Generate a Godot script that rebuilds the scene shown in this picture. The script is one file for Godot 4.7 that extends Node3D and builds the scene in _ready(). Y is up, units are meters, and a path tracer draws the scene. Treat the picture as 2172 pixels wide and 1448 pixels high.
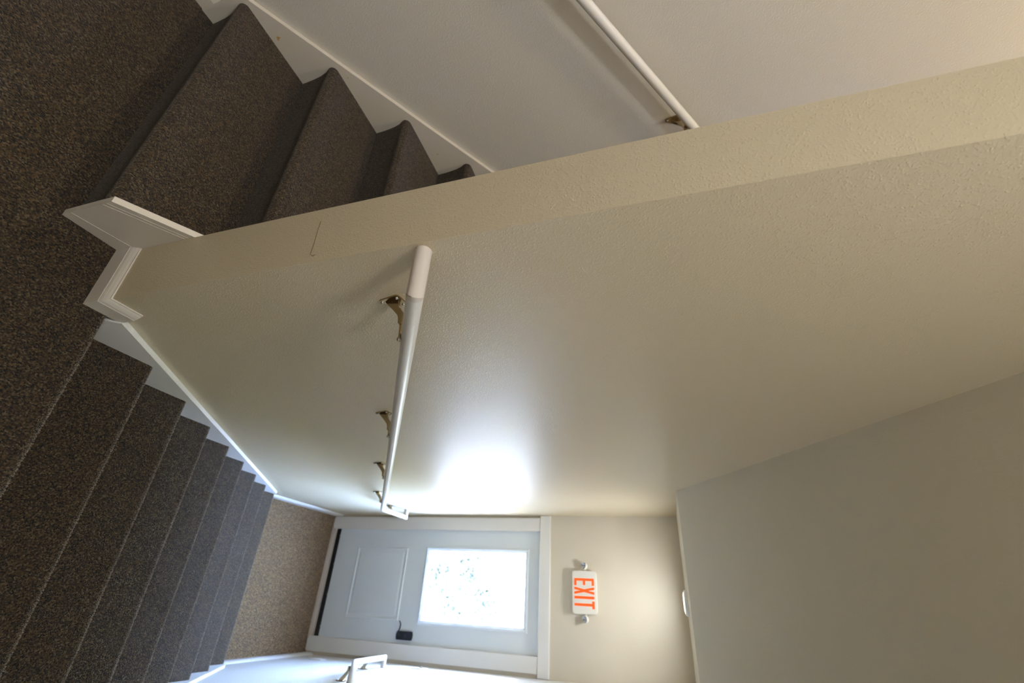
extends Node3D

# ---- survey of the stairwell (metres; y up, the dividing wall's near right corner is the origin) ----
const RISE := 0.1782
const RUN := 0.2831
const SLOPE := 0.6294
const NOSE_Z := -0.0545        # nosing of the hall floor at the flight going down
const UP_Z := 0.1622           # nosing of the first step going up
const UP_RUN := 0.289
const UP_RISE := 0.1787
const WALL_L := -1.2104        # far side wall of the flight going up
const WALL_R := 1.1226         # right wall of the flight going down
const DIV := 0.1747            # thickness of the dividing wall
const BACK := -3.3511          # wall with the exit door
const LAND := -1.6038          # entry landing
const CEIL := 1.5318           # flat ceiling over the entry landing
const CEIL_Z := -2.4248        # where the sloped ceiling starts
const HALL_CEIL := 3.25
const UP_CEIL := 4.5            # ceiling over the flight going up
const SKIRT := 0.019

var M := {}
var rng := RandomNumberGenerator.new()

# =====================================================================  mesh helpers
func begin() -> SurfaceTool:
	var st := SurfaceTool.new()
	st.begin(Mesh.PRIMITIVE_TRIANGLES)
	return st

func tri(st: SurfaceTool, a: Vector3, b: Vector3, c: Vector3, na: Vector3, nb: Vector3, nc: Vector3) -> void:
	var face := (b - a).cross(c - a)
	if face.length_squared() < 1e-18:
		return
	if face.dot(na + nb + nc) > 0.0:
		var t := b; b = c; c = t
		t = nb; nb = nc; nc = t
	st.set_normal(na); st.add_vertex(a)
	st.set_normal(nb); st.add_vertex(b)
	st.set_normal(nc); st.add_vertex(c)

func quad(st: SurfaceTool, a: Vector3, b: Vector3, c: Vector3, d: Vector3, n: Vector3) -> void:
	tri(st, a, b, c, n, n, n)
	tri(st, a, c, d, n, n, n)

# box from corner lo to corner hi with chamfered edges
func cbox(st: SurfaceTool, lo: Vector3, hi: Vector3, ch := 0.0) -> void:
	var c := (lo + hi) * 0.5
	var h := (hi - lo) * 0.5
	ch = minf(ch, minf(h.x, minf(h.y, h.z)) * 0.95)
	for ax in 3:
		for s in [-1.0, 1.0]:
			var n := Vector3.ZERO
			n[ax] = s
			var u := (ax + 1) % 3
			var v := (ax + 2) % 3
			var p := []
			for k in [[-1, -1], [1, -1], [1, 1], [-1, 1]]:
				var q := c
				q[ax] += s * h[ax]
				q[u] += k[0] * (h[u] - ch)
				q[v] += k[1] * (h[v] - ch)
				p.append(q)
			quad(st, p[0], p[1], p[2], p[3], n)
	if ch <= 0.0:
		return
	for ax in 3:
		var u := (ax + 1) % 3
		var v := (ax + 2) % 3
		for su in [-1.0, 1.0]:
			for sv in [-1.0, 1.0]:
				var n := Vector3.ZERO
				n[u] = su
				n[v] = sv
				n = n.normalized()
				var p := []
				for k in [[-1, 0], [1, 0], [1, 1], [-1, 1]]:
					var q := c
					q[ax] += k[0] * (h[ax] - ch)
					q[u] += su * (h[u] - (ch if k[1] == 1 else 0.0))
					q[v] += sv * (h[v] - (0.0 if k[1] == 1 else ch))
					p.append(q)
				quad(st, p[0], p[1], p[2], p[3], n)
	for sx in [-1.0, 1.0]:
		for sy in [-1.0, 1.0]:
			for sz in [-1.0, 1.0]:
				var s := Vector3(sx, sy, sz)
				var n := s.normalized()
				tri(st, c + s * (h - Vector3(0, ch, ch)), c + s * (h - Vector3(ch, 0, ch)), c + s * (h - Vector3(ch, ch, 0)), n, n, n)

# polygon in a plane pushed from w0 to w1; at.call(u, v, w) places a point; joints under 40 degrees are smooth
func prism(st: SurfaceTool, poly: PackedVector2Array, w0: float, w1: float, at: Callable) -> void:
	if Geometry2D.is_polygon_clockwise(poly):
		poly = poly.duplicate()
		poly.reverse()
	var n := poly.size()
	var o: Vector3 = at.call(0.0, 0.0, 0.0)
	var eu: Vector3 = at.call(1.0, 0.0, 0.0) - o
	var ev: Vector3 = at.call(0.0, 1.0, 0.0) - o
	var ew: Vector3 = at.call(0.0, 0.0, 1.0) - o
	var en := []
	for i in n:
		var d := (poly[(i + 1) % n] - poly[i]).normalized()
		en.append(Vector2(d.y, -d.x))
	for i in n:
		var j := (i + 1) % n
		var e: Vector2 = en[i]
		var prev: Vector2 = en[(i + n - 1) % n]
		var next: Vector2 = en[j]
		var a: Vector2 = (e + prev).normalized() if e.dot(prev) > 0.77 else e
		var b: Vector2 = (e + next).normalized() if e.dot(next) > 0.77 else e
		var na := (eu * a.x + ev * a.y).normalized()
		var nb := (eu * b.x + ev * b.y).normalized()
		var p0: Vector3 = at.call(poly[i].x, poly[i].y, w0)
		var p1: Vector3 = at.call(poly[j].x, poly[j].y, w0)
		var p2: Vector3 = at.call(poly[j].x, poly[j].y, w1)
		var p3: Vector3 = at.call(poly[i].x, poly[i].y, w1)
		tri(st, p0, p1, p2, na, nb, nb)
		tri(st, p0, p2, p3, na, nb, na)
	var idx := Geometry2D.triangulate_polygon(poly)
	var wn := ew.normalized() * signf(w1 - w0)
	for k in range(0, idx.size(), 3):
		var a := poly[idx[k]]
		var b := poly[idx[k + 1]]
		var c := poly[idx[k + 2]]
		tri(st, at.call(a.x, a.y, w0), at.call(b.x, b.y, w0), at.call(c.x, c.y, w0), -wn, -wn, -wn)
		tri(st, at.call(a.x, a.y, w1), at.call(b.x, b.y, w1), at.call(c.x, c.y, w1), wn, wn, wn)

func zy(u: float, v: float, w: float) -> Vector3:   # profile in the z/y plane pushed along x
	return Vector3(w, v, u)

func xy(u: float, v: float, w: float) -> Vector3:   # profile in the x/y plane pushed along z
	return Vector3(u, v, w)

func xz(u: float, v: float, w: float) -> Vector3:   # profile in the x/z plane pushed along y
	return Vector3(u, w, v)

# a round bar along a path with mitred bends; dome rounds the two ends
func bar(st: SurfaceTool, path: Array, r: float, seg := 28, dome0 := 0.0, dome1 := 0.0) -> void:
	var rings := []
	var norms := []
	var n := path.size()
	var d0: Vector3 = (path[1] - path[0]).normalized()
	var side := d0.cross(Vector3.UP)
	if side.length() < 0.01:
		side = d0.cross(Vector3.RIGHT)
	side = side.normalized()
	var offs := []
	for k in seg:
		var a := TAU * k / seg
		offs.append(side * cos(a) + side.cross(d0).normalized() * sin(a))
	if dome0 > 0.0:
		for i in range(7, 0, -1):
			var t := i / 7.0 * PI / 2.0
			var ring := []
			var nn := []
			for k in seg:
				ring.append(path[0] - d0 * dome0 * sin(t) + offs[k] * r * maxf(cos(t), 0.001))
				nn.append((offs[k] * cos(t) * dome0 - d0 * sin(t) * r).normalized())
			rings.append(ring); norms.append(nn)
	var cur := offs.duplicate()
	var dir := d0
	for i in n:
		var din: Vector3 = dir if i == 0 else (path[i] - path[i - 1]).normalized()
		var dout: Vector3 = din if i == n - 1 else (path[i + 1] - path[i]).normalized()
		var plane := (din + dout).normalized()
		var ring := []
		for k in seg:
			var o: Vector3 = cur[k] * r
			o -= din * (o.dot(plane) / din.dot(plane))
			ring.append(path[i] + o)
		rings.append(ring); norms.append(cur.duplicate())
		if din.dot(dout) < 0.9999 and i < n - 1:
			var q := Quaternion(din, dout)
			var turned := []
			for k in seg:
				turned.append(q * cur[k])
			cur = turned
			if din.dot(dout) < 0.8:
				rings.append(ring.duplicate()); norms.append(cur.duplicate())
		dir = dout
	if dome1 > 0.0:
		for i in range(1, 8):
			var t := i / 7.0 * PI / 2.0
			var ring := []
			var nn := []
			for k in seg:
				ring.append(path[n - 1] + dir * dome1 * sin(t) + cur[k] * r * maxf(cos(t), 0.001))
				nn.append((cur[k] * cos(t) * dome1 + dir * sin(t) * r).normalized())
			rings.append(ring); norms.append(nn)
	for i in rings.size() - 1:
		for k in seg:
			var j := (k + 1) % seg
			tri(st, rings[i][k], rings[i][j], rings[i + 1][j], norms[i][k], norms[i][j], norms[i + 1][j])
			tri(st, rings[i][k], rings[i + 1][j], rings[i + 1][k], norms[i][k], norms[i + 1][j], norms[i + 1][k])
	for e in [[0, -d0], [rings.size() - 1, dir]]:
		var ring: Array = rings[e[0]]
		var mid := Vector3.ZERO
		for p in ring:
			mid += p
		mid /= seg
		for k in seg:
			tri(st, mid, ring[k], ring[(k + 1) % seg], e[1], e[1], e[1])

# a turned body: profile points (radius, height) about an axis
func lathe(st: SurfaceTool, prof: Array, at: Vector3, axis: Vector3, seg := 32) -> void:
	axis = axis.normalized()
	var u := axis.cross(Vector3.UP if absf(axis.y) < 0.9 else Vector3.RIGHT).normalized()
	var v := axis.cross(u)
	var nn := []
	for i in prof.size() - 1:
		var d: Vector2 = (prof[i + 1] - prof[i]).normalized()
		nn.append(Vector2(d.y, -d.x))
	for i in prof.size() - 1:
		var e: Vector2 = nn[i]
		var a: Vector2 = (e + nn[i - 1]).normalized() if i > 0 and e.dot(nn[i - 1]) > 0.7 else e
		var b: Vector2 = (e + nn[i + 1]).normalized() if i < nn.size() - 1 and e.dot(nn[i + 1]) > 0.7 else e
		for k in seg:
			var q := []
			for t in [TAU * k / seg, TAU * (k + 1) / seg]:
				var d: Vector3 = u * cos(t) + v * sin(t)
				q.append([at + d * prof[i].x + axis * prof[i].y, at + d * prof[i + 1].x + axis * prof[i + 1].y, (d * a.x + axis * a.y).normalized(), (d * b.x + axis * b.y).normalized()])
			tri(st, q[0][0], q[0][1], q[1][1], q[0][2], q[0][3], q[1][3])
			tri(st, q[0][0], q[1][1], q[1][0], q[0][2], q[1][3], q[1][2])

# a moulding (profile: x = out from the wall, y = up) along a path at the foot of walls; outs = outward direction of each stretch
func moulding(st: SurfaceTool, prof: Array, path: Array, outs: Array) -> void:
	for s in outs.size():
		var o: Vector3 = outs[s]
		var o0 := o
		var o1 := o
		if s > 0:
			o0 = (o + outs[s - 1]) / (1.0 + o.dot(outs[s - 1]))
		if s < outs.size() - 1:
			o1 = (o + outs[s + 1]) / (1.0 + o.dot(outs[s + 1]))
		var ring0 := []
		var ring1 := []
		for p in prof:
			ring0.append(path[s] + o0 * p.x + Vector3.UP * p.y)
			ring1.append(path[s + 1] + o1 * p.x + Vector3.UP * p.y)
		for i in prof.size():
			var j := (i + 1) % prof.size()
			var d: Vector2 = (prof[j] - prof[i]).normalized()
			var n := o * d.y - Vector3.UP * d.x
			quad(st, ring0[i], ring0[j], ring1[j], ring1[i], n)
		if s == 0:
			fan(st, ring0, (path[0] - path[1]).normalized())
		if s == outs.size() - 1:
			fan(st, ring1, (path[s + 1] - path[s]).normalized())

func fan(st: SurfaceTool, ring: Array, n: Vector3) -> void:
	for i in range(1, ring.size() - 1):
		tri(st, ring[0], ring[i], ring[i + 1], n, n, n)

func arc(c: Vector2, r: float, a0: float, a1: float, n: int) -> PackedVector2Array:
	var out := PackedVector2Array()
	for i in n + 1:
		var a := deg_to_rad(lerpf(a0, a1, float(i) / n))
		out.append(c + Vector2(cos(a), sin(a)) * r)
	return out

func rounded(lo: Vector2, hi: Vector2, r: float, n := 5) -> PackedVector2Array:
	var p := PackedVector2Array()
	p.append_array(arc(Vector2(hi.x - r, hi.y - r), r, 0, 90, n))
	p.append_array(arc(Vector2(lo.x + r, hi.y - r), r, 90, 180, n))
	p.append_array(arc(Vector2(lo.x + r, lo.y + r), r, 180, 270, n))
	p.append_array(arc(Vector2(hi.x - r, lo.y + r), r, 270, 360, n))
	return p

# =====================================================================  scene helpers
func commit(called: String, st: SurfaceTool, m: Material, parent: Node = self) -> MeshInstance3D:
	var o := MeshInstance3D.new()
	o.name = called
	var mesh := st.commit()
	mesh.surface_set_material(0, m)
	o.mesh = mesh
	if parent is Node3D and parent != self:
		o.transform = (parent as Node3D).global_transform.affine_inverse()
	parent.add_child(o, true)
	return o

func numbered(called: String) -> String:
	if not has_node(NodePath(called)):
		return called
	var k := 1
	while has_node(NodePath("%s_%03d" % [called, k])):
		k += 1
	return "%s_%03d" % [called, k]

func thing(called: String, label: String, category: String, at := Vector3.ZERO, group := "") -> Node3D:
	var o := Node3D.new()
	o.name = numbered(called)
	add_child(o, true)
	o.position = at
	return tag(o, label, category, group)

func tag(o: Node3D, label: String, category: String, group := "", kind := "") -> Node3D:
	o.set_meta("label", label)
	o.set_meta("category", category)
	if group:
		o.set_meta("group", group)
	if kind:
		o.set_meta("kind", kind)
	return o

func struct(called: String, st: SurfaceTool, m: Material, label: String, category: String) -> MeshInstance3D:
	var o := commit(called, st, m)
	tag(o, label, category, "", "structure")
	return o

# =====================================================================  materials
func noise(kind: int, freq: float, sd: int) -> FastNoiseLite:
	var n := FastNoiseLite.new()
	n.noise_type = kind
	n.frequency = freq
	n.seed = sd
	n.fractal_type = FastNoiseLite.FRACTAL_NONE
	return n

# sprayed orange-peel drywall texture: droplets of plaster, height in the red channel
func peel_image(size: int, count: int, r0: float, r1: float, sd: int) -> ImageTexture:
	var h := PackedFloat32Array()
	h.resize(size * size)
	var r := RandomNumberGenerator.new()
	r.seed = sd
	for k in count:
		var cx := r.randf() * size
		var cy := r.randf() * size
		var rad := lerpf(r0, r1, pow(r.randf(), 2.2))
		var amp := lerpf(0.35, 1.0, r.randf()) * (rad / r1) ** 0.5
		var asp := lerpf(0.65, 1.5, r.randf())
		var turn := r.randf() * TAU
		var ca := cos(turn)
		var sa := sin(turn)
		var reach := int(ceil(rad * 1.5))
		for y in range(-reach, reach + 1):
			for x in range(-reach, reach + 1):
				var u := (x * ca + y * sa) * asp / rad
				var v := (-x * sa + y * ca) / asp / rad
				var d := u * u + v * v
				if d < 1.0:
					var i := posmod(int(cy) + y, size) * size + posmod(int(cx) + x, size)
					h[i] = maxf(h[i], amp * (1.0 - d) * (1.0 - d * 0.4))
	var bytes := PackedByteArray()
	bytes.resize(size * size)
	for i in size * size:
		bytes[i] = int(clampf(h[i], 0.0, 1.0) * 255.0)
	return ImageTexture.create_from_image(Image.create_from_data(size, size, false, Image.FORMAT_L8, bytes))

func std(color: Color, rough: float, metal := 0.0) -> StandardMaterial3D:
	var m := StandardMaterial3D.new()
	m.albedo_color = color
	m.roughness = rough
	m.metallic = metal
	return m

func wall_paint(color: Color, rough: float, tex: Texture2D, tile: float, depth_cm: float, spec := 0.5) -> StandardMaterial3D:
	var m := std(color, rough)
	m.metallic_specular = spec
	m.uv1_triplanar = true
	m.uv1_world_triplanar = true
	m.uv1_scale = Vector3.ONE / tile
	m.uv1_triplanar_sharpness = 8.0
	m.heightmap_enabled = true
	m.heightmap_texture = tex
	m.heightmap_scale = depth_cm
	return m

func ramp(stops: Array) -> Gradient:
	var g := Gradient.new()
	var o := PackedFloat32Array()
	var c := PackedColorArray()
	for s in stops:
		o.append(s[0])
		c.append(s[1])
	g.offsets = o
	g.colors = c
	return g

func carpet(paler := false) -> StandardMaterial3D:
	var yarn := [[0.0, Color8(36, 32, 31)], [0.16, Color8(48, 42, 37)], [0.3, Color8(64, 52, 40)], [0.45, Color8(74, 60, 43)], [0.6, Color8(58, 50, 42)], [0.74, Color8(84, 67, 45)], [0.88, Color8(91, 80, 64)], [0.96, Color8(103, 90, 72)]]
	var paler_yarn := [[0.0, Color8(59, 52, 46)], [0.16, Color8(80, 67, 56)], [0.3, Color8(106, 83, 59)], [0.45, Color8(123, 96, 63)], [0.6, Color8(95, 80, 62)], [0.74, Color8(139, 107, 68)], [0.88, Color8(151, 128, 95)], [0.96, Color8(171, 144, 107)]]  # paler, tanner yarn for the entry landing
	var m := std(Color.WHITE, 0.95)
	m.metallic_specular = 0.2
	var n := noise(FastNoiseLite.TYPE_CELLULAR, 0.22, 11)
	n.cellular_return_type = FastNoiseLite.RETURN_CELL_VALUE
	n.cellular_jitter = 1.0
	var t := NoiseTexture2D.new()
	t.width = 1024
	t.height = 1024
	t.noise = n
	t.normalize = true
	var g := ramp(paler_yarn if paler else yarn)
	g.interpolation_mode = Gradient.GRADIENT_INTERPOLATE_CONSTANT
	t.color_ramp = g
	m.albedo_texture = t
	m.uv1_triplanar = true
	m.uv1_world_triplanar = true
	m.uv1_scale = Vector3(1.55, 1.35, 1.2)
	m.uv1_triplanar_sharpness = 6.0
	var hn := noise(FastNoiseLite.TYPE_CELLULAR, 0.22, 11)
	hn.cellular_return_type = FastNoiseLite.RETURN_DISTANCE
	hn.cellular_jitter = 1.0
	var ht := NoiseTexture2D.new()
	ht.width = 1024
	ht.height = 1024
	ht.noise = hn
	ht.invert = true
	m.heightmap_enabled = true
	m.heightmap_texture = ht
	m.heightmap_scale = 0.3
	m.rim_enabled = true
	m.rim = 0.3
	m.rim_tint = 0.5
	return m

func make_materials() -> void:
	var peel := peel_image(1024, 34000, 1.5, 3.6, 5)
	var peel_soft := peel_image(1024, 26000, 2.0, 4.4, 9)
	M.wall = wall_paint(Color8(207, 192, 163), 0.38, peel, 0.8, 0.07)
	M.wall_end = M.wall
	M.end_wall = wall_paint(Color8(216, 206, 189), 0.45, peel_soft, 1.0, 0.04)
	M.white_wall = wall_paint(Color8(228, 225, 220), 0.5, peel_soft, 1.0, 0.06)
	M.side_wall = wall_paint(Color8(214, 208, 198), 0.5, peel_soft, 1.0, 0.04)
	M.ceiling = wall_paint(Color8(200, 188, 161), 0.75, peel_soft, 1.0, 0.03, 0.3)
	M.trim = std(Color8(240, 238, 236), 0.32)
	M.trim_shaded = std(Color8(220, 212, 200), 0.34)  # the white trim again, with the shade of the hall put into its colour
	M.door = std(Color8(236, 243, 250), 0.4)
	M.rail = std(Color8(236, 232, 228), 0.28)
	M.rail_end = std(Color8(226, 214, 204), 0.45)
	M.carpet = carpet()
	M.carpet_paler = carpet(true)
	M.yarn = std(Color8(150, 138, 124), 0.8)
	M.yarn.backlight_enabled = true
	M.yarn.backlight = Color8(110, 100, 90)
	M.nickel = std(Color8(176, 158, 128), 0.22, 1.0)
	M.screw = std(Color8(205, 200, 190), 0.25, 1.0)
	M.black = std(Color8(16, 17, 22), 0.35)
	M.black_soft = std(Color8(34, 35, 42), 0.5)
	M.rubber = std(Color8(14, 14, 18), 0.6)
	M.wood = std(Color8(184, 170, 158), 0.7)
	M.sign = std(Color8(232, 228, 220), 0.5)
	M.chrome = std(Color8(190, 198, 210), 0.12, 1.0)
	M.lens = std(Color8(206, 216, 230), 0.15)
	M.letter = std(Color8(240, 70, 4), 0.5)
	M.letter.emission_enabled = true
	M.letter.emission = Color8(255, 78, 0)
	M.letter.emission_energy_multiplier = 0.75
	M.lamp = std(Color8(255, 250, 240), 0.6)
	M.lamp.emission_enabled = true
	M.lamp.emission = Color8(255, 240, 215)
	M.lamp.emission_energy_multiplier = 3.0
	M.plate = std(Color8(236, 236, 236), 0.4)
	M.glass = std(Color(0.95, 0.98, 1.0, 0.06), 0.02)
	M.glass.transparency = BaseMaterial3D.TRANSPARENCY_ALPHA
	M.crack = std(Color8(120, 98, 70), 0.8)
	M.stain = std(Color8(196, 158, 92), 0.6)
	M.ground = std(Color8(206, 205, 202), 0.9)
	M.grass = std(Color8(120, 140, 90), 0.9)
	M.leaf = std(Color8(76, 80, 62), 0.8)
	M.sky_screen = std(Color8(104, 108, 76), 0.85)
	M.bark = std(Color8(110, 90, 70), 0.9)
	M.foil = std(Color8(225, 235, 255), 0.1, 1.0)

# =====================================================================  the scene
func _ready() -> void:
	rng.seed = 7
	# ---- camera
	var cam := Camera3D.new()
	cam.name = "camera"
	cam.transform = Transform3D(Basis(Vector3(-0.05315613, 0.95438793, -0.29379944), Vector3(-0.86688181, 0.1019378, 0.48798013), Vector3(0.49567162, 0.28062853, 0.82192291)).orthonormalized(), Vector3(0.6575, 1.45, 0.6438))
	cam.near = 0.03
	cam.far = 200.0
	var lens := CameraAttributesPhysical.new()
	lens.frustum_focal_length = 16.1
	lens.frustum_focus_distance = 1.3
	lens.frustum_near = 0.03
	lens.frustum_far = 200.0
	lens.exposure_aperture = 2.8
	cam.attributes = lens
	cam.keep_aspect = Camera3D.KEEP_HEIGHT
	cam.fov = rad_to_deg(2.0 * atan(724.0 / 971.44))
	add_child(cam)
	cam.current = true
	# ---- sky, exposure
	var we := WorldEnvironment.new()
	we.name = "environment"
	var env := Environment.new()
	env.background_mode = Environment.BG_SKY
	var sky := Sky.new()
	var sm := ProceduralSkyMaterial.new()
	sm.sky_top_color = Color8(168, 202, 255)
	sm.sky_horizon_color = Color8(208, 226, 255)
	sm.ground_bottom_color = Color8(180, 180, 176)
	sm.ground_horizon_color = Color8(226, 230, 234)
	sm.sky_energy_multiplier = 8.5
	sm.ground_energy_multiplier = 8.5
	sky.sky_material = sm
	env.sky = sky
	env.tonemap_mode = Environment.TONE_MAPPER_LINEAR
	env.tonemap_exposure = 1.0
	env.sdfgi_enabled = true
	env.ssao_enabled = true
	env.ssil_enabled = true
	we.environment = env
	add_child(we)
	# the sun stands behind the building and lights the ground across from the door
	var sun := DirectionalLight3D.new()
	sun.name = "sun"
	sun.rotation_degrees = Vector3(-78, 12, 0)
	sun.light_energy = 45.0
	sun.light_color = Color(1.0, 0.93, 0.86)
	sun.light_angular_distance = 0.6
	sun.shadow_enabled = true
	sun.sky_mode = DirectionalLight3D.SKY_MODE_LIGHT_ONLY
	add_child(sun)

	make_materials()
	build_shell()
	build_stairs()
	build_trim()
	build_door()
	build_handrails()
	build_sign()
	build_lights()
	build_small_things()
	build_outside()

func build_shell() -> void:
	# floors
	var st := begin()
	prism(st, step_profile(NOSE_Z, 0.0, 2.6, RISE, -0.2), 0.0, WALL_R, zy)
	cbox(st, Vector3(WALL_L, -0.2, -0.06), Vector3(0.0, 0.0, 2.6))
	fuzz(struct("floor", st, M.carpet, "brown flecked carpet of the hall floor in the near corner, between the two flights", "floor"), NOSE_Z, 0.0, SKIRT, WALL_R - SKIRT)
	st = begin()
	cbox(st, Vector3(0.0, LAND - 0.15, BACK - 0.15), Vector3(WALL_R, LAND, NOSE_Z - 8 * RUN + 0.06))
	struct("floor_landing", st, M.carpet_paler, "lighter tan carpet of the entry landing in front of the white exit door", "floor")
	st = begin()
	cbox(st, Vector3(WALL_L, CEIL + 0.02, BACK), Vector3(WALL_R, 1.787, CEIL_Z))
	struct("floor_upper_landing", st, M.carpet, "carpeted upper landing above the exit door, hidden by the dividing wall", "floor")
	# dividing wall between the two flights
	st = begin()
	prism(st, PackedVector2Array([Vector2(0, -0.2), Vector2(0, UP_CEIL), Vector2(CEIL_Z, UP_CEIL), Vector2(CEIL_Z, CEIL + 0.1), Vector2(BACK, CEIL + 0.1), Vector2(BACK, LAND - 0.1), Vector2(NOSE_Z - 8 * RUN, LAND - 0.1), Vector2(NOSE_Z - 0.05, -0.3)]), -DIV, 0.0, zy)
	var div := struct("wall_divider", st, M.wall, "textured beige dividing wall between the flight going up and the flight going down, with its narrow end facing us", "wall")
	st = begin()
	cbox(st, Vector3(WALL_L - 0.15, -1.8, BACK - 0.15), Vector3(WALL_L, 4.6, 2.75))
	var wl := struct("wall_left", st, M.side_wall, "pale wall along the flight going up, behind the upper handrail and its shadow", "wall")
	st = begin()
	cbox(st, Vector3(WALL_R, -1.8, BACK - 0.15), Vector3(WALL_R + 0.15, 4.6, 2.75))
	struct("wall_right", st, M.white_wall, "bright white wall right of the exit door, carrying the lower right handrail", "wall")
	# wall with the exit door, and a stair window over the upper landing
	st = begin()
	var z0 := BACK - 0.15
	cbox(st, Vector3(WALL_L, -1.8, z0), Vector3(0.10, 3.00, BACK))
	cbox(st, Vector3(1.01, -1.8, z0), Vector3(WALL_R, 3.00, BACK))
	cbox(st, Vector3(0.10, LAND + 2.06, z0), Vector3(1.01, 3.00, BACK))
	cbox(st, Vector3(WALL_L, 3.00, z0), Vector3(-0.95, 3.8, BACK))
	cbox(st, Vector3(-0.60, 3.00, z0), Vector3(WALL_R, 3.8, BACK))
	cbox(st, Vector3(WALL_L, 3.8, z0), Vector3(WALL_R, 4.6, BACK))
	struct("wall_back", st, M.end_wall, "beige end wall around the exit door, with the red lettered sign on it", "wall")
	st = begin()
	cbox(st, Vector3(WALL_L, -0.3, 2.6), Vector3(WALL_R, 4.6, 2.75))
	struct("wall_front", st, M.wall, "beige hall wall behind the camera", "wall")
	# ceilings
	st = begin()
	cbox(st, Vector3(0.0, CEIL, BACK), Vector3(WALL_R, CEIL + 0.05, CEIL_Z))
	struct("ceiling_landing", st, M.ceiling, "narrow strip of flat cream ceiling over the entry landing, with the round light on it", "ceiling")
	st = begin()
	var top_z := CEIL_Z - (CEIL - HALL_CEIL) / SLOPE
	prism(st, PackedVector2Array([Vector2(CEIL_Z, CEIL), Vector2(top_z, HALL_CEIL), Vector2(top_z, HALL_CEIL + 0.25), Vector2(CEIL_Z, CEIL + 0.25)]), 0.0, WALL_R, zy)
	struct("ceiling_slope", st, M.ceiling, "plain grey white sloping ceiling over the flight going down", "ceiling")
	st = begin()
	cbox(st, Vector3(WALL_L, HALL_CEIL, top_z), Vector3(WALL_R, HALL_CEIL + 0.25, 2.6))
	cbox(st, Vector3(WALL_L, HALL_CEIL + 0.25, top_z), Vector3(WALL_R, UP_CEIL, top_z + 0.15))
	struct("ceiling_hall", st, M.ceiling, "flat white ceiling over the hall, above the camera", "ceiling")
	st = begin()
	cbox(st, Vector3(WALL_L, UP_CEIL, BACK), Vector3(WALL_R, UP_CEIL + 0.15, top_z + 0.15))
	struct("ceiling_upper", st, M.ceiling, "white ceiling high over the flight going up", "ceiling")
	# stair window over the upper landing (out of the frame, it lights the flight going up)
	var w := Node3D.new()
	w.name = "window_1"
	add_child(w)
	tag(w, "wide stair window over the upper landing, above the exit door and out of frame", "window", "", "structure")
	st = begin()
	for e in [[-0.95, 3.00, -0.60, 3.06], [-0.95, 3.74, -0.60, 3.8], [-0.95, 3.06, -0.89, 3.74], [-0.66, 3.06, -0.60, 3.74]]:
		cbox(st, Vector3(e[0], e[1], BACK - 0.11), Vector3(e[2], e[3], BACK - 0.04), 0.004)
	commit("window_frame", st, M.trim, w)
	st = begin()
	cbox(st, Vector3(-0.89, 3.06, BACK - 0.08), Vector3(-0.66, 3.74, BACK - 0.074))
	commit("pane", st, M.glass, w)
	# wear on the paint
	st = begin()
	prism(st, PackedVector2Array([Vector2(-0.0245, 0.718), Vector2(-0.060, 0.7178), Vector2(-0.100, 0.7154), Vector2(-0.132, 0.7150), Vector2(-0.132, 0.7164), Vector2(-0.100, 0.7166), Vector2(-0.060, 0.7192), Vector2(-0.0245, 0.7194)]), -0.002, 0.0006, xy)
	prism(st, PackedVector2Array([Vector2(-0.023, 0.7215), Vector2(-0.0185, 0.7285), Vector2(-0.0225, 0.734), Vector2(-0.0235, 0.733), Vector2(-0.0200, 0.7285), Vector2(-0.0245, 0.722)]), -0.002, 0.0006, xy)
	var cr := commit("crack", st, M.crack, div)
	cr.set_meta("label", "thin brown crack in the paint of the wall end")

# one carpeted step: tread at y from the nosing at z = n back to z = back, a rounded nose and a riser that leans back under it
func step_profile(n: float, y: float, back: float, rise: float, bottom: float, r := 0.017, lean := 0.027) -> PackedVector2Array:
	var p := PackedVector2Array()
	var s := 1.0 if back > n else -1.0
	p.append(Vector2(back, bottom))
	p.append(Vector2(back, y))
	for q in arc(Vector2(0, 0), r, 90, 215, 9):
		p.append(Vector2(n + s * (r + q.x), y - r + q.y))
	p.append(Vector2(n + s * (lean * 0.62), y - r * 2.6))
	p.append(Vector2(n + s * (lean * 0.88), y - rise * 0.55))
	p.append(Vector2(n + s * lean, y - rise - 0.004))
	p.append(Vector2(n + s * (lean + 0.004), bottom))
	return p

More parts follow.
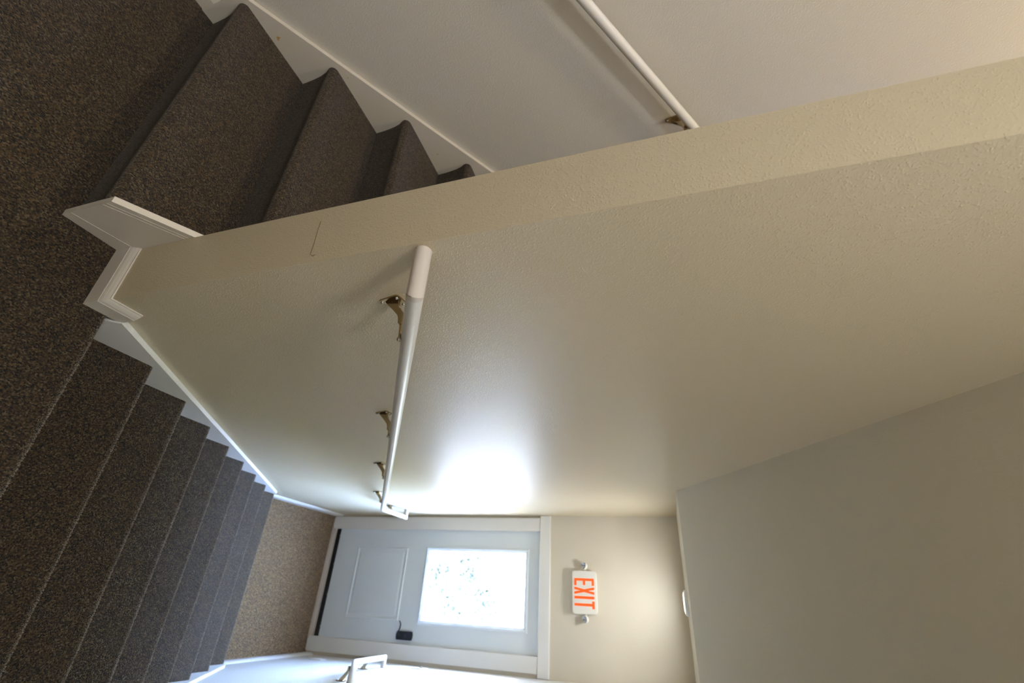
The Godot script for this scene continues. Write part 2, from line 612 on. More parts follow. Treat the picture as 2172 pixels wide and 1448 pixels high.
# the pile that stands off the nose of a step and catches the daylight from the door
func fuzz(step: Node3D, n: float, y: float, x0: float, x1: float) -> void:
	var mm := MultiMesh.new()
	mm.transform_format = MultiMesh.TRANSFORM_3D
	if not M.has("fibre"):
		var f := begin()
		prism(f, PackedVector2Array([Vector2(-0.00035, 0), Vector2(0.00035, 0), Vector2(0.00022, 0.7), Vector2(0, 1.0), Vector2(-0.00022, 0.7)]), -0.0003, 0.0003, xy)
		M.fibre = f.commit()
		(M.fibre as ArrayMesh).surface_set_material(0, M.yarn)
	mm.mesh = M.fibre
	mm.instance_count = 2600
	var r := 0.017
	for i in 2600:
		var a := deg_to_rad(rng.randf_range(70.0, 190.0))
		var out := Vector3(0, sin(a), cos(a))
		var p := Vector3(rng.randf_range(x0, x1), y - r, n + r) + out * (r - 0.001)
		var dir := (out + Vector3(rng.randfn(), rng.randfn(), rng.randfn()) * 0.45).normalized()
		var side := dir.cross(Vector3.RIGHT if absf(dir.x) < 0.8 else Vector3.UP).normalized()
		mm.set_instance_transform(i, Transform3D(Basis(side, dir * rng.randf_range(0.0025, 0.0052), side.cross(dir)), p))
	var mi := MultiMeshInstance3D.new()
	mi.name = "nosing_pile"
	mi.multimesh = mm
	mi.set_meta("kind", "stuff")
	mi.transform = step.global_transform.affine_inverse()
	step.add_child(mi, true)

func build_stairs() -> void:
	# the flight going down
	var d := thing("staircase", "brown carpeted flight of steps going down to the exit door, with white skirt boards", "staircase", Vector3(0.56, LAND, -1.2))
	for k in range(1, 9):
		var st := begin()
		var n := NOSE_Z - k * RUN
		var y := -k * RISE
		prism(st, step_profile(n, y, n + RUN + 0.06, RISE, y - RISE - 0.05), 0.004, WALL_R - 0.004, zy)
		fuzz(commit("step", st, M.carpet, d), n, y, SKIRT, WALL_R - SKIRT)
	for side in [[0.0006, SKIRT], [WALL_R - SKIRT, WALL_R - 0.0006]]:
		var st := begin()
		var zt := -0.086
		var ze := -2.302
		var top := func(z: float) -> float: return 0.007 + 0.6363 * (z + 0.094)
		prism(st, PackedVector2Array([Vector2(zt, top.call(zt)), Vector2(zt + 0.03, -0.03), Vector2(zt + 0.03, -0.25), Vector2(ze, LAND - 0.02), Vector2(ze - 0.03, LAND), Vector2(ze - 0.03, LAND + 0.08), Vector2(ze, top.call(ze))]), side[0], side[1], zy)
		commit("skirt_board", st, M.trim, d)
	# the flight going up
	var u := thing("staircase", "brown carpeted flight of steps going up behind the dividing wall, with round noses", "staircase", Vector3(-0.7, 0, -1.0))
	for j in range(1, 11):
		var st := begin()
		var n := UP_Z - (j - 1) * UP_RUN
		var y := j * UP_RISE
		prism(st, up_profile(n, y, n - UP_RUN - 0.05), WALL_L + 0.004, -DIV - (0.019 if j == 1 else 0.003), zy)
		commit("step", st, M.carpet, u)
	var st := begin()
	var line := func(z: float) -> float: return 0.193 + 0.640 * (0.164 - z)
	prism(st, PackedVector2Array([Vector2(0.186, 0.0), Vector2(0.186, line.call(0.186)), Vector2(-2.3, line.call(-2.3)), Vector2(-2.3, 1.2), Vector2(-0.2, 0.0)]), WALL_L + 0.0006, WALL_L + SKIRT, zy)
	commit("skirt_board", st, M.trim_shaded, u)
	for p in [[0.0263, 0.2088, 0.006], [0.020, 0.2035, 0.0035], [-0.1824, 0.3813, 0.0028], [-0.6192, 0.5837, 0.0035]]:
		var blot := PackedVector2Array()
		for k in 11:
			var a := TAU * k / 11.0
			blot.append(Vector2(p[0], p[1]) + Vector2(cos(a), sin(a) * 1.3) * p[2] * rng.randf_range(0.6, 1.15))
		st = begin()
		prism(st, blot, WALL_L + SKIRT - 0.002, WALL_L + SKIRT + 0.0004, zy)
		commit("stain", st, M.stain, u).set_meta("label", "small yellow brown stain on the white skirt board")
	# white board that closes the open end of the first step
	st = begin()
	prism(st, PackedVector2Array([Vector2(0.159, 0.0), Vector2(0.159, 0.186), Vector2(0.004, 0.281), Vector2(-0.10, 0.345), Vector2(-0.10, 0.0)]), -DIV - 0.019, -DIV - 0.0006, zy)
	var eb := commit("end_board", st, M.trim_shaded, u)
	eb.set_meta("label", "white board closing the open end of the first step")
	for off in [0.020, 0.034]:   # beads along the top of that board
		st = begin()
		var a := Vector2(0.1575, 0.186 - float(off))
		var b := Vector2(0.0005, 0.2822 - float(off))
		prism(st, PackedVector2Array([a, b, b - Vector2(0, 0.0016), a - Vector2(0, 0.0016)]), -DIV - 0.001, -DIV + 0.0002, zy)
		commit("board_bead", st, M.trim_shaded, eb)
	st = begin()
	prism(st, PackedVector2Array([Vector2(0.1575, 0.034), Vector2(0.0005, 0.062), Vector2(0.0005, 0.0604), Vector2(0.1575, 0.0324)]), -DIV - 0.001, -DIV + 0.0002, zy)
	commit("board_bead", st, M.trim_shaded, eb)

# a step seen from in front: a full round nose and a riser that curves back to the tread below
func up_profile(n: float, y: float, back: float) -> PackedVector2Array:
	var p := PackedVector2Array()
	var r := 0.021
	var low := y - UP_RISE
	p.append(Vector2(back, low - 0.12))
	p.append(Vector2(back, y))
	for q in arc(Vector2(0, 0), r, 90, -30, 10):
		p.append(Vector2(n - r + q.x, y - r + q.y))
	p.append(Vector2(n - 0.012, y - 0.050))
	p.append(Vector2(n - 0.019, y - 0.080))
	p.append(Vector2(n - 0.0235, y - 0.115))
	p.append(Vector2(n - 0.026, y - 0.155))
	p.append(Vector2(n - 0.027, low - 0.004))
	p.append(Vector2(n - 0.027, low - 0.12))
	return p

func base_profile() -> Array:
	return [Vector2(0, 0), Vector2(0.0146, 0), Vector2(0.0146, 0.056), Vector2(0.0134, 0.0575), Vector2(0.0134, 0.0595), Vector2(0.0115, 0.066), Vector2(0.0075, 0.0745), Vector2(0.004, 0.080), Vector2(0.003, 0.0837), Vector2(0, 0.0837)]

func build_trim() -> void:
	var X := Vector3.RIGHT
	var Z := Vector3.BACK
	var st := begin()
	moulding(st, base_profile(), [Vector3(-DIV, 0, 0), Vector3(0, 0, 0), Vector3(0, 0, -0.087)], [Z, X])
	struct("baseboard_divider", st, M.trim_shaded, "short white baseboard wrapping the foot of the dividing wall end", "baseboard")
	st = begin()
	moulding(st, base_profile(), [Vector3(WALL_L, 0, 2.6), Vector3(WALL_L, 0, 0.186)], [X])
	struct("baseboard_left", st, M.trim_shaded, "white baseboard on the hall floor at the left wall, ending at the flight going up", "baseboard")
	st = begin()
	moulding(st, base_profile(), [Vector3(WALL_R, 0, 2.6), Vector3(WALL_R, 0, -0.087)], [-X])
	struct("baseboard_right", st, M.trim, "white baseboard on the hall floor along the right wall, out of frame", "baseboard")
	st = begin()
	moulding(st, base_profile(), [Vector3(0, LAND, -2.312), Vector3(0, LAND, BACK + 0.001)], [X])
	struct("baseboard_landing_left", st, M.trim, "white baseboard on the entry landing, left of the exit door", "baseboard")
	st = begin()
	moulding(st, base_profile(), [Vector3(WALL_R, LAND, -2.312), Vector3(WALL_R, LAND, BACK + 0.001)], [-X])
	struct("baseboard_landing_right", st, M.trim, "white baseboard on the entry landing, right of the exit door", "baseboard")

# a frame of four mitred strips round a rectangle on the door face; prof: x = inwards from the outer edge, y = out of the door
func frame_ring(st: SurfaceTool, lo: Vector2, hi: Vector2, z: float, prof: Array) -> void:
	for i in prof.size() - 1:
		var a: Vector2 = prof[i]
		var b: Vector2 = prof[i + 1]
		var ra := [Vector2(lo.x + a.x, lo.y + a.x), Vector2(hi.x - a.x, lo.y + a.x), Vector2(hi.x - a.x, hi.y - a.x), Vector2(lo.x + a.x, hi.y - a.x)]
		var rb := [Vector2(lo.x + b.x, lo.y + b.x), Vector2(hi.x - b.x, lo.y + b.x), Vector2(hi.x - b.x, hi.y - b.x), Vector2(lo.x + b.x, hi.y - b.x)]
		var inward := [Vector2(0, 1), Vector2(-1, 0), Vector2(0, -1), Vector2(1, 0)]
		for k in 4:
			var j := (k + 1) % 4
			var d := Vector2(b.x - a.x, b.y - a.y).normalized()
			var n := Vector3(inward[k].x * -d.y, inward[k].y * -d.y, d.x)
			quad(st, Vector3(ra[k].x, ra[k].y, z + a.y), Vector3(ra[j].x, ra[j].y, z + a.y), Vector3(rb[j].x, rb[j].y, z + b.y), Vector3(rb[k].x, rb[k].y, z + b.y), n)

func build_door() -> void:
	var d := Node3D.new()
	d.name = "door_1"
	add_child(d)
	d.position = Vector3(0.556, LAND, BACK)
	tag(d, "white exit door with a half height window and a raised lower panel", "door", "", "structure")
	var zf := BACK - 0.022     # face of the leaf
	var zb := zf - 0.044
	var x0 := 0.1235
	var x1 := 0.989
	# leaf with its window opening
	var g0 := Vector2(0.285, LAND + 1.020)
	var g1 := Vector2(0.833, LAND + 1.932)
	var st := begin()
	cbox(st, Vector3(x0, LAND + 0.028, zb), Vector3(g0.x, LAND + 2.043, zf))
	cbox(st, Vector3(g1.x, LAND + 0.028, zb), Vector3(x1, LAND + 2.043, zf))
	cbox(st, Vector3(g0.x, LAND + 0.028, zb), Vector3(g1.x, g0.y, zf))
	cbox(st, Vector3(g0.x, g1.y, zb), Vector3(g1.x, LAND + 2.043, zf))
	var leaf := commit("door_leaf", st, M.door, d)
	st = begin()
	frame_ring(st, Vector2(0.257, LAND + 1.003), Vector2(0.853, LAND + 1.951), zf, [Vector2(0, 0), Vector2(0.002, 0.007), Vector2(0.008, 0.010), Vector2(0.016, 0.011), Vector2(0.022, 0.008), Vector2(0.034, 0.003), Vector2(0.0355, -0.018)])
	commit("glazing_bead", st, M.door, leaf)
	st = begin()
	frame_ring(st, Vector2(0.273, LAND + 0.300), Vector2(0.835, LAND + 0.824), zf, [Vector2(0, 0), Vector2(0.005, 0.006), Vector2(0.012, 0.007), Vector2(0.024, 0.0008), Vector2(0.030, 0.0004), Vector2(0.044, 0.005), Vector2(0.20, 0.005)])
	commit("raised_panel", st, M.door, leaf)
	st = begin()
	cbox(st, Vector3(g0.x - 0.004, g0.y - 0.004, zf - 0.025), Vector3(g1.x + 0.004, g1.y + 0.004, zf - 0.019))
	commit("pane", st, M.glass, d)
	# black sweep along the foot with screws
	st = begin()
	cbox(st, Vector3(0.118, LAND + 0.034, zf), Vector3(0.992, LAND + 0.076, zf + 0.007), 0.002)
	var sw := commit("door_sweep", st, M.rubber, d)
	for x in [0.181, 0.426, 0.672, 0.914]:
		st = begin()
		lathe(st, [Vector2(0.0001, 0.0035), Vector2(0.0035, 0.003), Vector2(0.006, 0.0), Vector2(0.006, -0.002)], Vector3(x, LAND + 0.074, zf + 0.0072), Vector3.BACK, 14)
		commit("screw", st, M.screw, sw)
	# threshold
	st = begin()
	prism(st, PackedVector2Array([Vector2(BACK + 0.022, LAND - 0.01), Vector2(BACK + 0.022, LAND + 0.010), Vector2(BACK + 0.006, LAND + 0.030), Vector2(BACK - 0.15, LAND + 0.030), Vector2(BACK - 0.15, LAND - 0.01)]), 0.105, 1.006, zy)
	commit("threshold", st, M.wood, d)
	# casings and jambs
	var cz0 := BACK - 0.002
	var cz1 := BACK + 0.019
	for c in [[0.0195, 0.1225], [0.990, 1.0960]]:
		st = begin()
		var lo := Vector2(c[0], LAND)
		var hi := Vector2(c[1], LAND + 2.0455)
		for lay in [[0.0, cz0, cz1 - 0.003], [0.003, cz1 - 0.003, cz1]]:   # the face is eased all round
			var e: float = lay[0]
			var face := PackedVector2Array([Vector2(hi.x - e, hi.y - e), Vector2(lo.x + e, hi.y - e)])
			face.append_array(arc(Vector2(lo.x + 0.014, lo.y + 0.014), 0.014 - e, 180, 270, 6))
			face.append_array(arc(Vector2(hi.x - 0.014, lo.y + 0.014), 0.014 - e, 270, 360, 6))
			prism(st, face, lay[1], lay[2], xy)
		commit("side_casing", st, M.trim, d)
	for c in [[0.1005, 0.1232], [0.9895, 1.0095]]:
		st = begin()
		cbox(st, Vector3(c[0], LAND, BACK - 0.15), Vector3(c[1], LAND + 2.06, BACK - 0.001))
		commit("jamb", st, M.trim, d)
	st = begin()
	cbox(st, Vector3(0.1005, LAND + 2.043, BACK - 0.15), Vector3(1.0095, LAND + 2.0595, BACK - 0.001))
	commit("jamb", st, M.trim, d)
	st = begin()
	cbox(st, Vector3(0.0015, LAND + 2.0462, cz0), Vector3(1.120, LAND + 2.134, cz1 + 0.005), 0.003)
	commit("head_casing", st, M.trim, d)
	# black lock with a curved lever
	st = begin()
	var pl := PackedVector2Array()
	pl.append_array(arc(Vector2(0.933, LAND + 0.917), 0.0655, 62, 118, 8))
	pl.append_array(arc(Vector2(0.933, LAND + 0.901), 0.0655, 242, 298, 8))
	prism(st, pl, zf, zf + 0.018, xy)
	var lock := commit("door_lock", st, M.black, d)
	lock.set_meta("label", "black lock plate with a curved lever")
	st = begin()
	bar(st, [Vector3(0.925, LAND + 0.872, zf + 0.015), Vector3(0.925, LAND + 0.872, zf + 0.048), Vector3(0.908, LAND + 0.873, zf + 0.056), Vector3(0.885, LAND + 0.882, zf + 0.056), Vector3(0.862, LAND + 0.886, zf + 0.055), Vector3(0.845, LAND + 0.881, zf + 0.053), Vector3(0.832, LAND + 0.872, zf + 0.051)], 0.0062, 12, 0.0, 0.006)
	commit("lever", st, M.black, lock)
	st = begin()
	lathe(st, [Vector2(0.0001, 0.012), Vector2(0.012, 0.011), Vector2(0.015, 0.007), Vector2(0.015, -0.002)], Vector3(0.933, LAND + 0.930, zf + 0.018), Vector3.BACK, 20)
	cbox(st, Vector3(0.929, LAND + 0.916, zf + 0.026), Vector3(0.937, LAND + 0.944, zf + 0.040), 0.002)
	commit("thumb_turn", st, M.black_soft, lock)
	st = begin()
	for p in [[0.913, 0.955], [0.953, 0.955], [0.953, 0.873]]:
		lathe(st, [Vector2(0.0001, 0.003), Vector2(0.005, 0.0025), Vector2(0.006, 0.0)], Vector3(p[0], LAND + p[1], zf + 0.018), Vector3.BACK, 12)
	commit("lock_button", st, M.black_soft, lock)

# =====================================================================  handrails
# a bracket on the wall x = wall (s = +1: the rail is on its +x side); y, z is the middle of its plate
func bracket(parent: Node3D, wall: float, s: float, y: float, z: float, out: float, slope: float) -> void:
	var at := func(u: float, v: float, w: float) -> Vector3: return Vector3(wall + s * u, y + v, z + w)
	var st := begin()
	prism(st, PackedVector2Array([Vector2(0.003, -0.020), Vector2(0.012, -0.0125), Vector2(0.030, 0.006), Vector2(0.0510, 0.0255), Vector2(0.0605, 0.0290), Vector2(0.0740, 0.0310), Vector2(0.0785, 0.0345), Vector2(0.0785, 0.0400), Vector2(0.0740, 0.0415), Vector2(0.0560, 0.0415), Vector2(0.0480, 0.0420), Vector2(0.0380, 0.0350), Vector2(0.0270, 0.0255), Vector2(0.0150, 0.0205), Vector2(0.003, 0.0185)]), -0.0055, 0.0055, at)
	bar(st, [at.call(0.068, 0.0375, 0.0), at.call(out, 0.0415, 0.0)], 0.0038, 10)
	var arm := commit("bracket", st, M.nickel, parent)
	# three-lobed wall plate
	var lobes := [Vector2(0.004, -0.028), Vector2(0.014, 0.019), Vector2(-0.016, 0.022)]
	var pts := PackedVector2Array()
	for l in lobes:
		pts.append_array(arc(l, 0.0088, 0, 345, 23))
	var hull := Geometry2D.convex_hull(pts)
	hull.remove_at(hull.size() - 1)
	var at_plate := func(u: float, v: float, w: float) -> Vector3: return Vector3(wall + s * w, y + v, z + u)
	st = begin()
	prism(st, hull, 0.0, 0.0045, at_plate)
	commit("wall_plate", st, M.nickel, arm)
	for l in lobes:
		st = begin()
		lathe(st, [Vector2(0.0001, 0.0016), Vector2(0.0012, 0.0016), Vector2(0.002, 0.003), Vector2(0.0042, 0.0016), Vector2(0.0048, -0.001)], Vector3(wall + s * 0.0045, y + l.y, z + l.x), Vector3(s, 0, 0), 14)
		commit("screw", st, M.screw, arm)
	# strap that holds the rail, following its slope
	st = begin()
	var along := Vector3(0, slope, 1).normalized()
	var up := Vector3(0, 1, -slope).normalized()
	var mid := Vector3(wall + s * out, y + 0.0425 - 0.002 * absf(slope), z)
	for k in 4:
		var a := lerpf(-0.010, 0.010, k / 3.0)
		var p := mid + along * 0.0
		if k < 3:
			var b := lerpf(-0.010, 0.010, (k + 1) / 3.0)
			var lift := func(t: float) -> Vector3: return up * (t * t * 22.0)
			var q := [p + Vector3(a, 0, 0) + lift.call(a), p + Vector3(b, 0, 0) + lift.call(b)]
			quad(st, q[0] - along * 0.015, q[1] - along * 0.015, q[1] + along * 0.015, q[0] + along * 0.015, -up)
			quad(st, q[0] - along * 0.015 + up * 0.003, q[1] - along * 0.015 + up * 0.003, q[1] + along * 0.015 + up * 0.003, q[0] + along * 0.015 + up * 0.003, up)
	commit("rail_strap", st, M.nickel, arm)
	st = begin()
	lathe(st, [Vector2(0.0001, 0.0055), Vector2(0.0035, 0.005), Vector2(0.0058, 0.0025), Vector2(0.0062, 0.0), Vector2(0.0062, -0.006)], mid - along * 0.008 - up * 0.001, -up, 16)
	commit("screw", st, M.screw, arm)

# axis of the rail beside the flight going down: height, and distance from its wall (it is a little further out at its upper end)
func rail_y(z: float) -> float:
	return 1.0050 + 0.6335 * (z + 0.0255)

func rail_out(z: float) -> float:
	return 0.118 + 0.0211 * (z + 0.0255)

func rail_at(wall: float, s: float, z: float) -> Vector3:
	return Vector3(wall + s * rail_out(z), rail_y(z), z)

func build_handrails() -> void:
	var r := 0.0181
	for side in [[0.0, 1.0, -2.690, -3.060], [WALL_R, -1.0, -2.665, -3.050]]:
		var wall: float = side[0]
		var s: float = side[1]
		var label: String = "round white handrail on the dividing wall, with a cracked joint near its upper end" if s > 0 else "round white handrail on the wall right of the exit door, at the picture edge"
		var h := thing("handrail", label, "handrail", Vector3(wall + s * 0.06, LAND + 0.9, -2.6))
		var elbow := rail_at(wall, s, -0.0255)
		var foot := rail_at(wall, s, side[2])
		var turn := Vector3(foot.x, foot.y, side[3])
		var st := begin()
		var dir := (foot - elbow).normalized()
		# the upper end turns back to the wall; rail and end piece meet in the mitre
		var back := Vector3(-s, 0, 0)
		bar(st, [elbow + back * 0.0006, elbow, foot, turn, Vector3(wall + s * 0.0006, turn.y, turn.z)], r, 32)
		commit("rail", st, M.rail, h)
		st = begin()
		bar(st, [Vector3(wall + s * 0.0006, elbow.y, elbow.z), elbow, elbow + dir * 0.0010], r + 0.0005, 32)
		var e := commit("end_piece", st, M.rail_end, h)
		e.set_meta("label", "slightly pinker end piece that returns to the wall")
		if s > 0:
			st = begin()   # the open part of the mitre
			var path := []
			for k in 7:
				var a := deg_to_rad(lerpf(84.0, 28.0, k / 6.0))
				var out := Vector3(0, cos(a) * 0.64 - sin(a) * 0.77, cos(a) * 0.77 + sin(a) * 0.64) * (r + 0.0004)
				path.append(elbow + out + back * out.dot(dir))
			bar(st, path, 0.0007, 6)
			commit("joint_crack", st, M.crack, e)
		for k in 4:
			var z := -0.182 - 0.7245 * k
			bracket(h, wall, s, rail_y(z) - 0.0665, z, rail_out(z), SLOPE)
		bracket(h, wall, s, foot.y - 0.0640, -2.88, absf(foot.x - wall), 0.0)
	# on the far wall of the flight going up
	var o := 0.066
	var h := thing("handrail", "round white handrail above the carpeted steps going up, casting a soft shadow on the wall", "handrail", Vector3(WALL_L + o, 1.0, 0.2))
	var st := begin()
	var uy := func(z: float) -> float: return 1.3615 + 0.6205 * (-0.143 - z)
	bar(st, [Vector3(WALL_L + 0.001, uy.call(0.30), 0.55), Vector3(WALL_L + o, uy.call(0.30), 0.55), Vector3(WALL_L + o, uy.call(0.30), 0.30), Vector3(WALL_L + o, uy.call(-2.3), -2.3), Vector3(WALL_L + 0.001, uy.call(-2.3), -2.3)], r, 32)
	commit("rail", st, M.rail, h)
	for k in 4:
		var z := -0.010 - 0.7245 * k
		bracket(h, WALL_L, 1.0, uy.call(z) - 0.0665, z, o, -SLOPE)

# =====================================================================  exit sign
func build_sign() -> void:
	var s := thing("exit_sign", "white exit sign with orange red letters and two lamp heads, above the door", "exit sign", Vector3(0.552, LAND + 2.31, BACK))
	var z1 := BACK + 0.052
	var st := begin()
	prism(st, rounded(Vector2(0.411, LAND + 2.3185), Vector2(0.695, LAND + 2.4985), 0.020), BACK, BACK + 0.012, xy)
	prism(st, rounded(Vector2(0.408, LAND + 2.3155), Vector2(0.698, LAND + 2.5015), 0.022), BACK + 0.012, z1 - 0.003, xy)
	prism(st, rounded(Vector2(0.411, LAND + 2.3185), Vector2(0.695, LAND + 2.4985), 0.020), z1 - 0.003, z1, xy)
	commit("housing", st, M.sign, s)
	var y0 := LAND + 2.3325
	var y1 := LAND + 2.4840
	var w := 0.0175
	var hh := y1 - y0
	var letters := []
	letters.append([PackedVector2Array([Vector2(0, 0), Vector2(0.049, 0), Vector2(0.049, w), Vector2(w, w), Vector2(w, hh * 0.5 - w * 0.5), Vector2(0.046, hh * 0.5 - w * 0.5), Vector2(0.046, hh * 0.5 + w * 0.5), Vector2(w, hh * 0.5 + w * 0.5), Vector2(w, hh - w), Vector2(0.049, hh - w), Vector2(0.049, hh), Vector2(0, hh)]), 0.4605])
	var xw := 0.050
	var q := 0.0175
	letters.append([PackedVector2Array([Vector2(0, 0), Vector2(q, 0), Vector2(xw * 0.5, hh * 0.5 - 0.030), Vector2(xw - q, 0), Vector2(xw, 0), Vector2(xw * 0.5 + 0.0095, hh * 0.5), Vector2(xw, hh), Vector2(xw - q, hh), Vector2(xw * 0.5, hh * 0.5 + 0.030), Vector2(q, hh), Vector2(0, hh), Vector2(xw * 0.5 - 0.0095, hh * 0.5)]), 0.5190])
	letters.append([PackedVector2Array([Vector2(0, 0), Vector2(w, 0), Vector2(w, hh), Vector2(0, hh)]), 0.5810])
	letters.append([PackedVector2Array([Vector2(0.0160, 0), Vector2(0.0335, 0), Vector2(0.0335, hh - w), Vector2(0.0495, hh - w), Vector2(0.0495, hh), Vector2(0, hh), Vector2(0, hh - w), Vector2(0.0160, hh - w)]), 0.6125])
	for l in letters:
		st = begin()
		var moved := PackedVector2Array()
		for p in l[0]:
			moved.append(p + Vector2(l[1], y0))
		prism(st, moved, z1 - 0.001, z1 + 0.0012, xy)
		commit("letter", st, M.letter, s)
	for side in [-1.0, 1.0]:
		var x: float = 0.4085 if side < 0 else 0.6975
		var c := Vector3(x + side * 0.034, LAND + 2.410, BACK + 0.044)
		st = begin()
		bar(st, [Vector3(x - side * 0.002, LAND + 2.412, BACK + 0.024), Vector3(x + side * 0.018, LAND + 2.412, BACK + 0.028), c - Vector3(0, 0, 0.012)], 0.0085, 14)
		var axis := Vector3(side * 0.12, -0.55, 0.82).normalized()
		lathe(st, [Vector2(0.0001, -0.026), Vector2(0.012, -0.025), Vector2(0.020, -0.018), Vector2(0.0245, -0.004), Vector2(0.0255, 0.008), Vector2(0.0225, 0.0085)], c, axis, 28)
		var head := commit("lamp_head", st, M.sign, s)
		st = begin()
		lathe(st, [Vector2(0.0226, 0.0082), Vector2(0.019, 0.004), Vector2(0.010, -0.004), Vector2(0.0045, -0.006)], c, axis, 28)
		commit("reflector", st, M.chrome, head)
		st = begin()
		lathe(st, [Vector2(0.0046, -0.007), Vector2(0.0046, 0.002), Vector2(0.003, 0.0045), Vector2(0.0001, 0.005)], c, axis, 14)
		commit("bulb", st, M.lens, head)

# =====================================================================  lamps
func disc_light(label: String, at: Vector3, r: float, color: Color, energy: float) -> void:
	var l := thing("ceiling_light", label, "ceiling light", at)
	var st := begin()
	lathe(st, [Vector2(r, 0.0), Vector2(r, -0.008), Vector2(r - 0.004, -0.018), Vector2(r - 0.010, -0.022), Vector2(r - 0.013, -0.021), Vector2(r - 0.013, 0.0)], at, Vector3.UP, 48)
	commit("trim_ring", st, M.plate, l)
	st = begin()
	lathe(st, [Vector2(r - 0.0125, -0.018), Vector2(r - 0.016, -0.0235), Vector2(r * 0.6, -0.0265), Vector2(0.0001, -0.0275)], at, Vector3.UP, 48)
	commit("diffuser", st, M.lamp, l)
	var a := AreaLight3D.new()
	a.name = "lamp_glow"
	a.area_size = Vector2(r * 1.5, r * 1.5)
	a.light_color = color
	a.light_energy = energy
	a.area_range = 12.0
	a.area_attenuation = 2.0
	a.shadow_enabled = true
	a.rotation_degrees = Vector3(-90, 0, 0)
	a.position = Vector3(0, -0.031, 0)
	l.add_child(a)

func build_lights() -> void:
	disc_light("glowing round light on the flat ceiling over the entry landing, above the exit sign", Vector3(0.596, CEIL, -2.88), 0.075, Color(0.98, 1.0, 1.0), 0.65)
	disc_light("round flush light on the hall ceiling, above the camera and out of frame", Vector3(0.56, HALL_CEIL, 0.98), 0.24, Color(0.99, 1.0, 1.0), 3.15)
	disc_light("round flush light high on the ceiling over the flight going up, out of frame", Vector3(-0.35, UP_CEIL, -0.55), 0.16, Color(1.0, 0.95, 0.84), 3.0)

# =====================================================================  small things
func build_small_things() -> void:
	# duplex outlet and light switch on the right wall, seen almost edge on
	var o := thing("wall_outlet", "small white electrical outlet low on the bright wall right of the exit door", "outlet", Vector3(WALL_R, LAND + 0.32, -3.095))
	var st := begin()
	var at_wall := func(u: float, v: float, w: float) -> Vector3: return Vector3(WALL_R - w, LAND + 0.32 + v, -3.095 + u)
	prism(st, rounded(Vector2(-0.035, -0.058), Vector2(0.035, 0.058), 0.005), 0.0, 0.004, at_wall)
	prism(st, rounded(Vector2(-0.033, -0.056), Vector2(0.033, 0.056), 0.005), 0.004, 0.006, at_wall)
	commit("cover_plate", st, M.plate, o)
	for dy in [-0.020, 0.020]:
		st = begin()
		prism(st, rounded(Vector2(-0.017, dy - 0.014), Vector2(0.017, dy + 0.014), 0.008), 0.006, 0.0085, at_wall)
		commit("receptacle", st, M.plate, o)
	var s := thing("light_switch", "small white light switch on the bright wall right of the exit door, at lock height", "light switch", Vector3(WALL_R, -0.432, -3.195))
	var at_sw := func(u: float, v: float, w: float) -> Vector3: return Vector3(WALL_R - w, -0.432 + v, -3.195 + u)
	st = begin()
	prism(st, rounded(Vector2(-0.035, -0.058), Vector2(0.035, 0.058), 0.005), 0.0, 0.004, at_sw)
	prism(st, rounded(Vector2(-0.033, -0.056), Vector2(0.033, 0.056), 0.005), 0.004, 0.006, at_sw)
	commit("cover_plate", st, M.plate, s)
	st = begin()
	prism(st, PackedVector2Array([Vector2(0.005, -0.006), Vector2(0.005, 0.006), Vector2(0.018, 0.014), Vector2(0.020, 0.007)]), -0.004, 0.004, func(u: float, v: float, w: float) -> Vector3: return Vector3(WALL_R - u, -0.432 + v, -3.195 + w))
	commit("toggle", st, M.plate, s)
	# bright scrap on a tread
	st = begin()
	var p := Vector3(0.751, -4 * RISE, -1.012)
	lathe(st, [Vector2(0.0035, 0.0), Vector2(0.004, 0.002), Vector2(0.0025, 0.0042), Vector2(0.0001, 0.005)], p, Vector3.UP, 9)
	tag(commit("foil_scrap", st, M.foil), "tiny shiny bluish scrap lying alone on a carpeted step of the flight going down", "scrap")

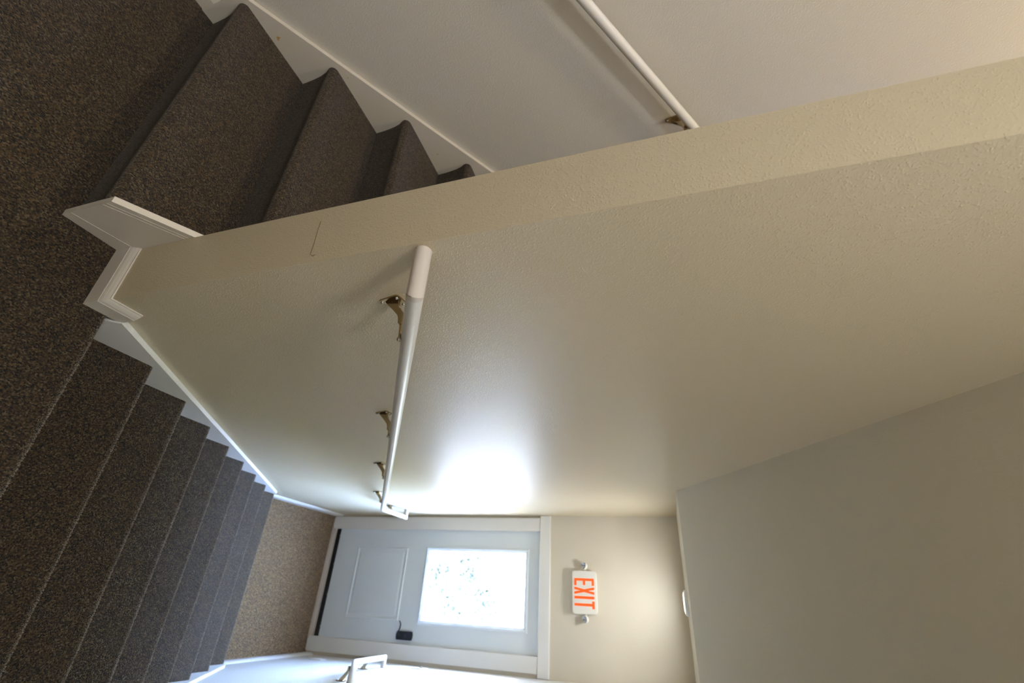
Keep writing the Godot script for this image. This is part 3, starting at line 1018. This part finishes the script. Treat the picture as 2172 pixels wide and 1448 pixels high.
# =====================================================================  outside
func build_outside() -> void:
	var st := begin()
	cbox(st, Vector3(-14, LAND - 0.30, -40), Vector3(14, LAND - 0.05, BACK - 0.15))
	struct("ground", st, M.ground, "pale paved ground outside the exit door, seen burnt out through its window", "ground")
	# invented greenery, out of view, added to keep the low sky out
	st = begin()
	var hn := noise(FastNoiseLite.TYPE_SIMPLEX, 0.9, 3)
	var rows := []
	for i in 61:
		var row := []
		for j in 15:
			var a := PI * j / 14.0
			var x := -12.0 + 24.0 * i / 60.0
			var p := Vector3(x, LAND - 0.05 + 3.4 * pow(sin(a), 0.6), -11.5 + 1.1 * cos(a))
			var d := hn.get_noise_3dv(p) * 0.5
			row.append(p + Vector3(0, d, d * 0.8) * sin(a))
		rows.append(row)
	for i in 60:
		for j in 14:
			var n: Vector3 = ((rows[i + 1][j] - rows[i][j]) as Vector3).cross(rows[i][j + 1] - rows[i][j]).normalized()
			if n.z * cos(PI * j / 14.0) + n.y < 0.0:
				n = -n
			quad(st, rows[i][j], rows[i + 1][j], rows[i + 1][j + 1], rows[i][j + 1], n)
	tag(commit("sky_screen", st, M.sky_screen), "dark green leafy bank added out of view to block the low sky", "sky_screen")
	for k in 4:
		var spot: Vector3 = [Vector3(0.40, LAND - 0.05, -5.5), Vector3(0.70, LAND - 0.05, -6.0), Vector3(0.25, LAND - 0.05, -6.4), Vector3(0.72, LAND - 0.05, -7.0)][k]
		var size: float = [0.42, 0.46, 0.5, 0.55][k]
		var b := thing("shrub", ["loose green shrub seen faintly through the door window, nearest the door", "loose green shrub seen faintly through the door window, right of the nearest one", "loose green shrub outside, left of and behind the nearest one", "loose green shrub outside, furthest right and furthest back"][k], "shrub", spot)
		st = begin()
		for j in 7:
			var a := TAU * j / 7.0 + k
			bar(st, [spot, spot + Vector3(cos(a) * 0.10, 0.4, sin(a) * 0.10) * size, spot + Vector3(cos(a) * 0.38, 0.95, sin(a) * 0.38) * size], 0.010, 6)
		commit("stem", st, M.bark, b)
		var leaf := begin()
		prism(leaf, PackedVector2Array([Vector2(0, -0.07), Vector2(0.024, -0.03), Vector2(0.026, 0.015), Vector2(0, 0.07), Vector2(-0.026, 0.015), Vector2(-0.024, -0.03)]), -0.0008, 0.0008, xy)
		var mm := MultiMesh.new()
		mm.transform_format = MultiMesh.TRANSFORM_3D
		mm.mesh = leaf.commit()
		mm.mesh.surface_set_material(0, M.leaf)
		mm.instance_count = 1100
		for i in 1100:
			var v := Vector3(rng.randfn(), rng.randfn(), rng.randfn()).normalized() * pow(rng.randf(), 0.45) * 0.5 * size
			mm.set_instance_transform(i, Transform3D(Basis.from_euler(Vector3(rng.randf() * TAU, rng.randf() * TAU, rng.randf() * TAU)), Vector3(v.x, v.y + 0.62 * size, v.z)))
		var mi := MultiMeshInstance3D.new()
		mi.name = "foliage"
		mi.multimesh = mm
		mi.set_meta("kind", "stuff")
		b.add_child(mi)
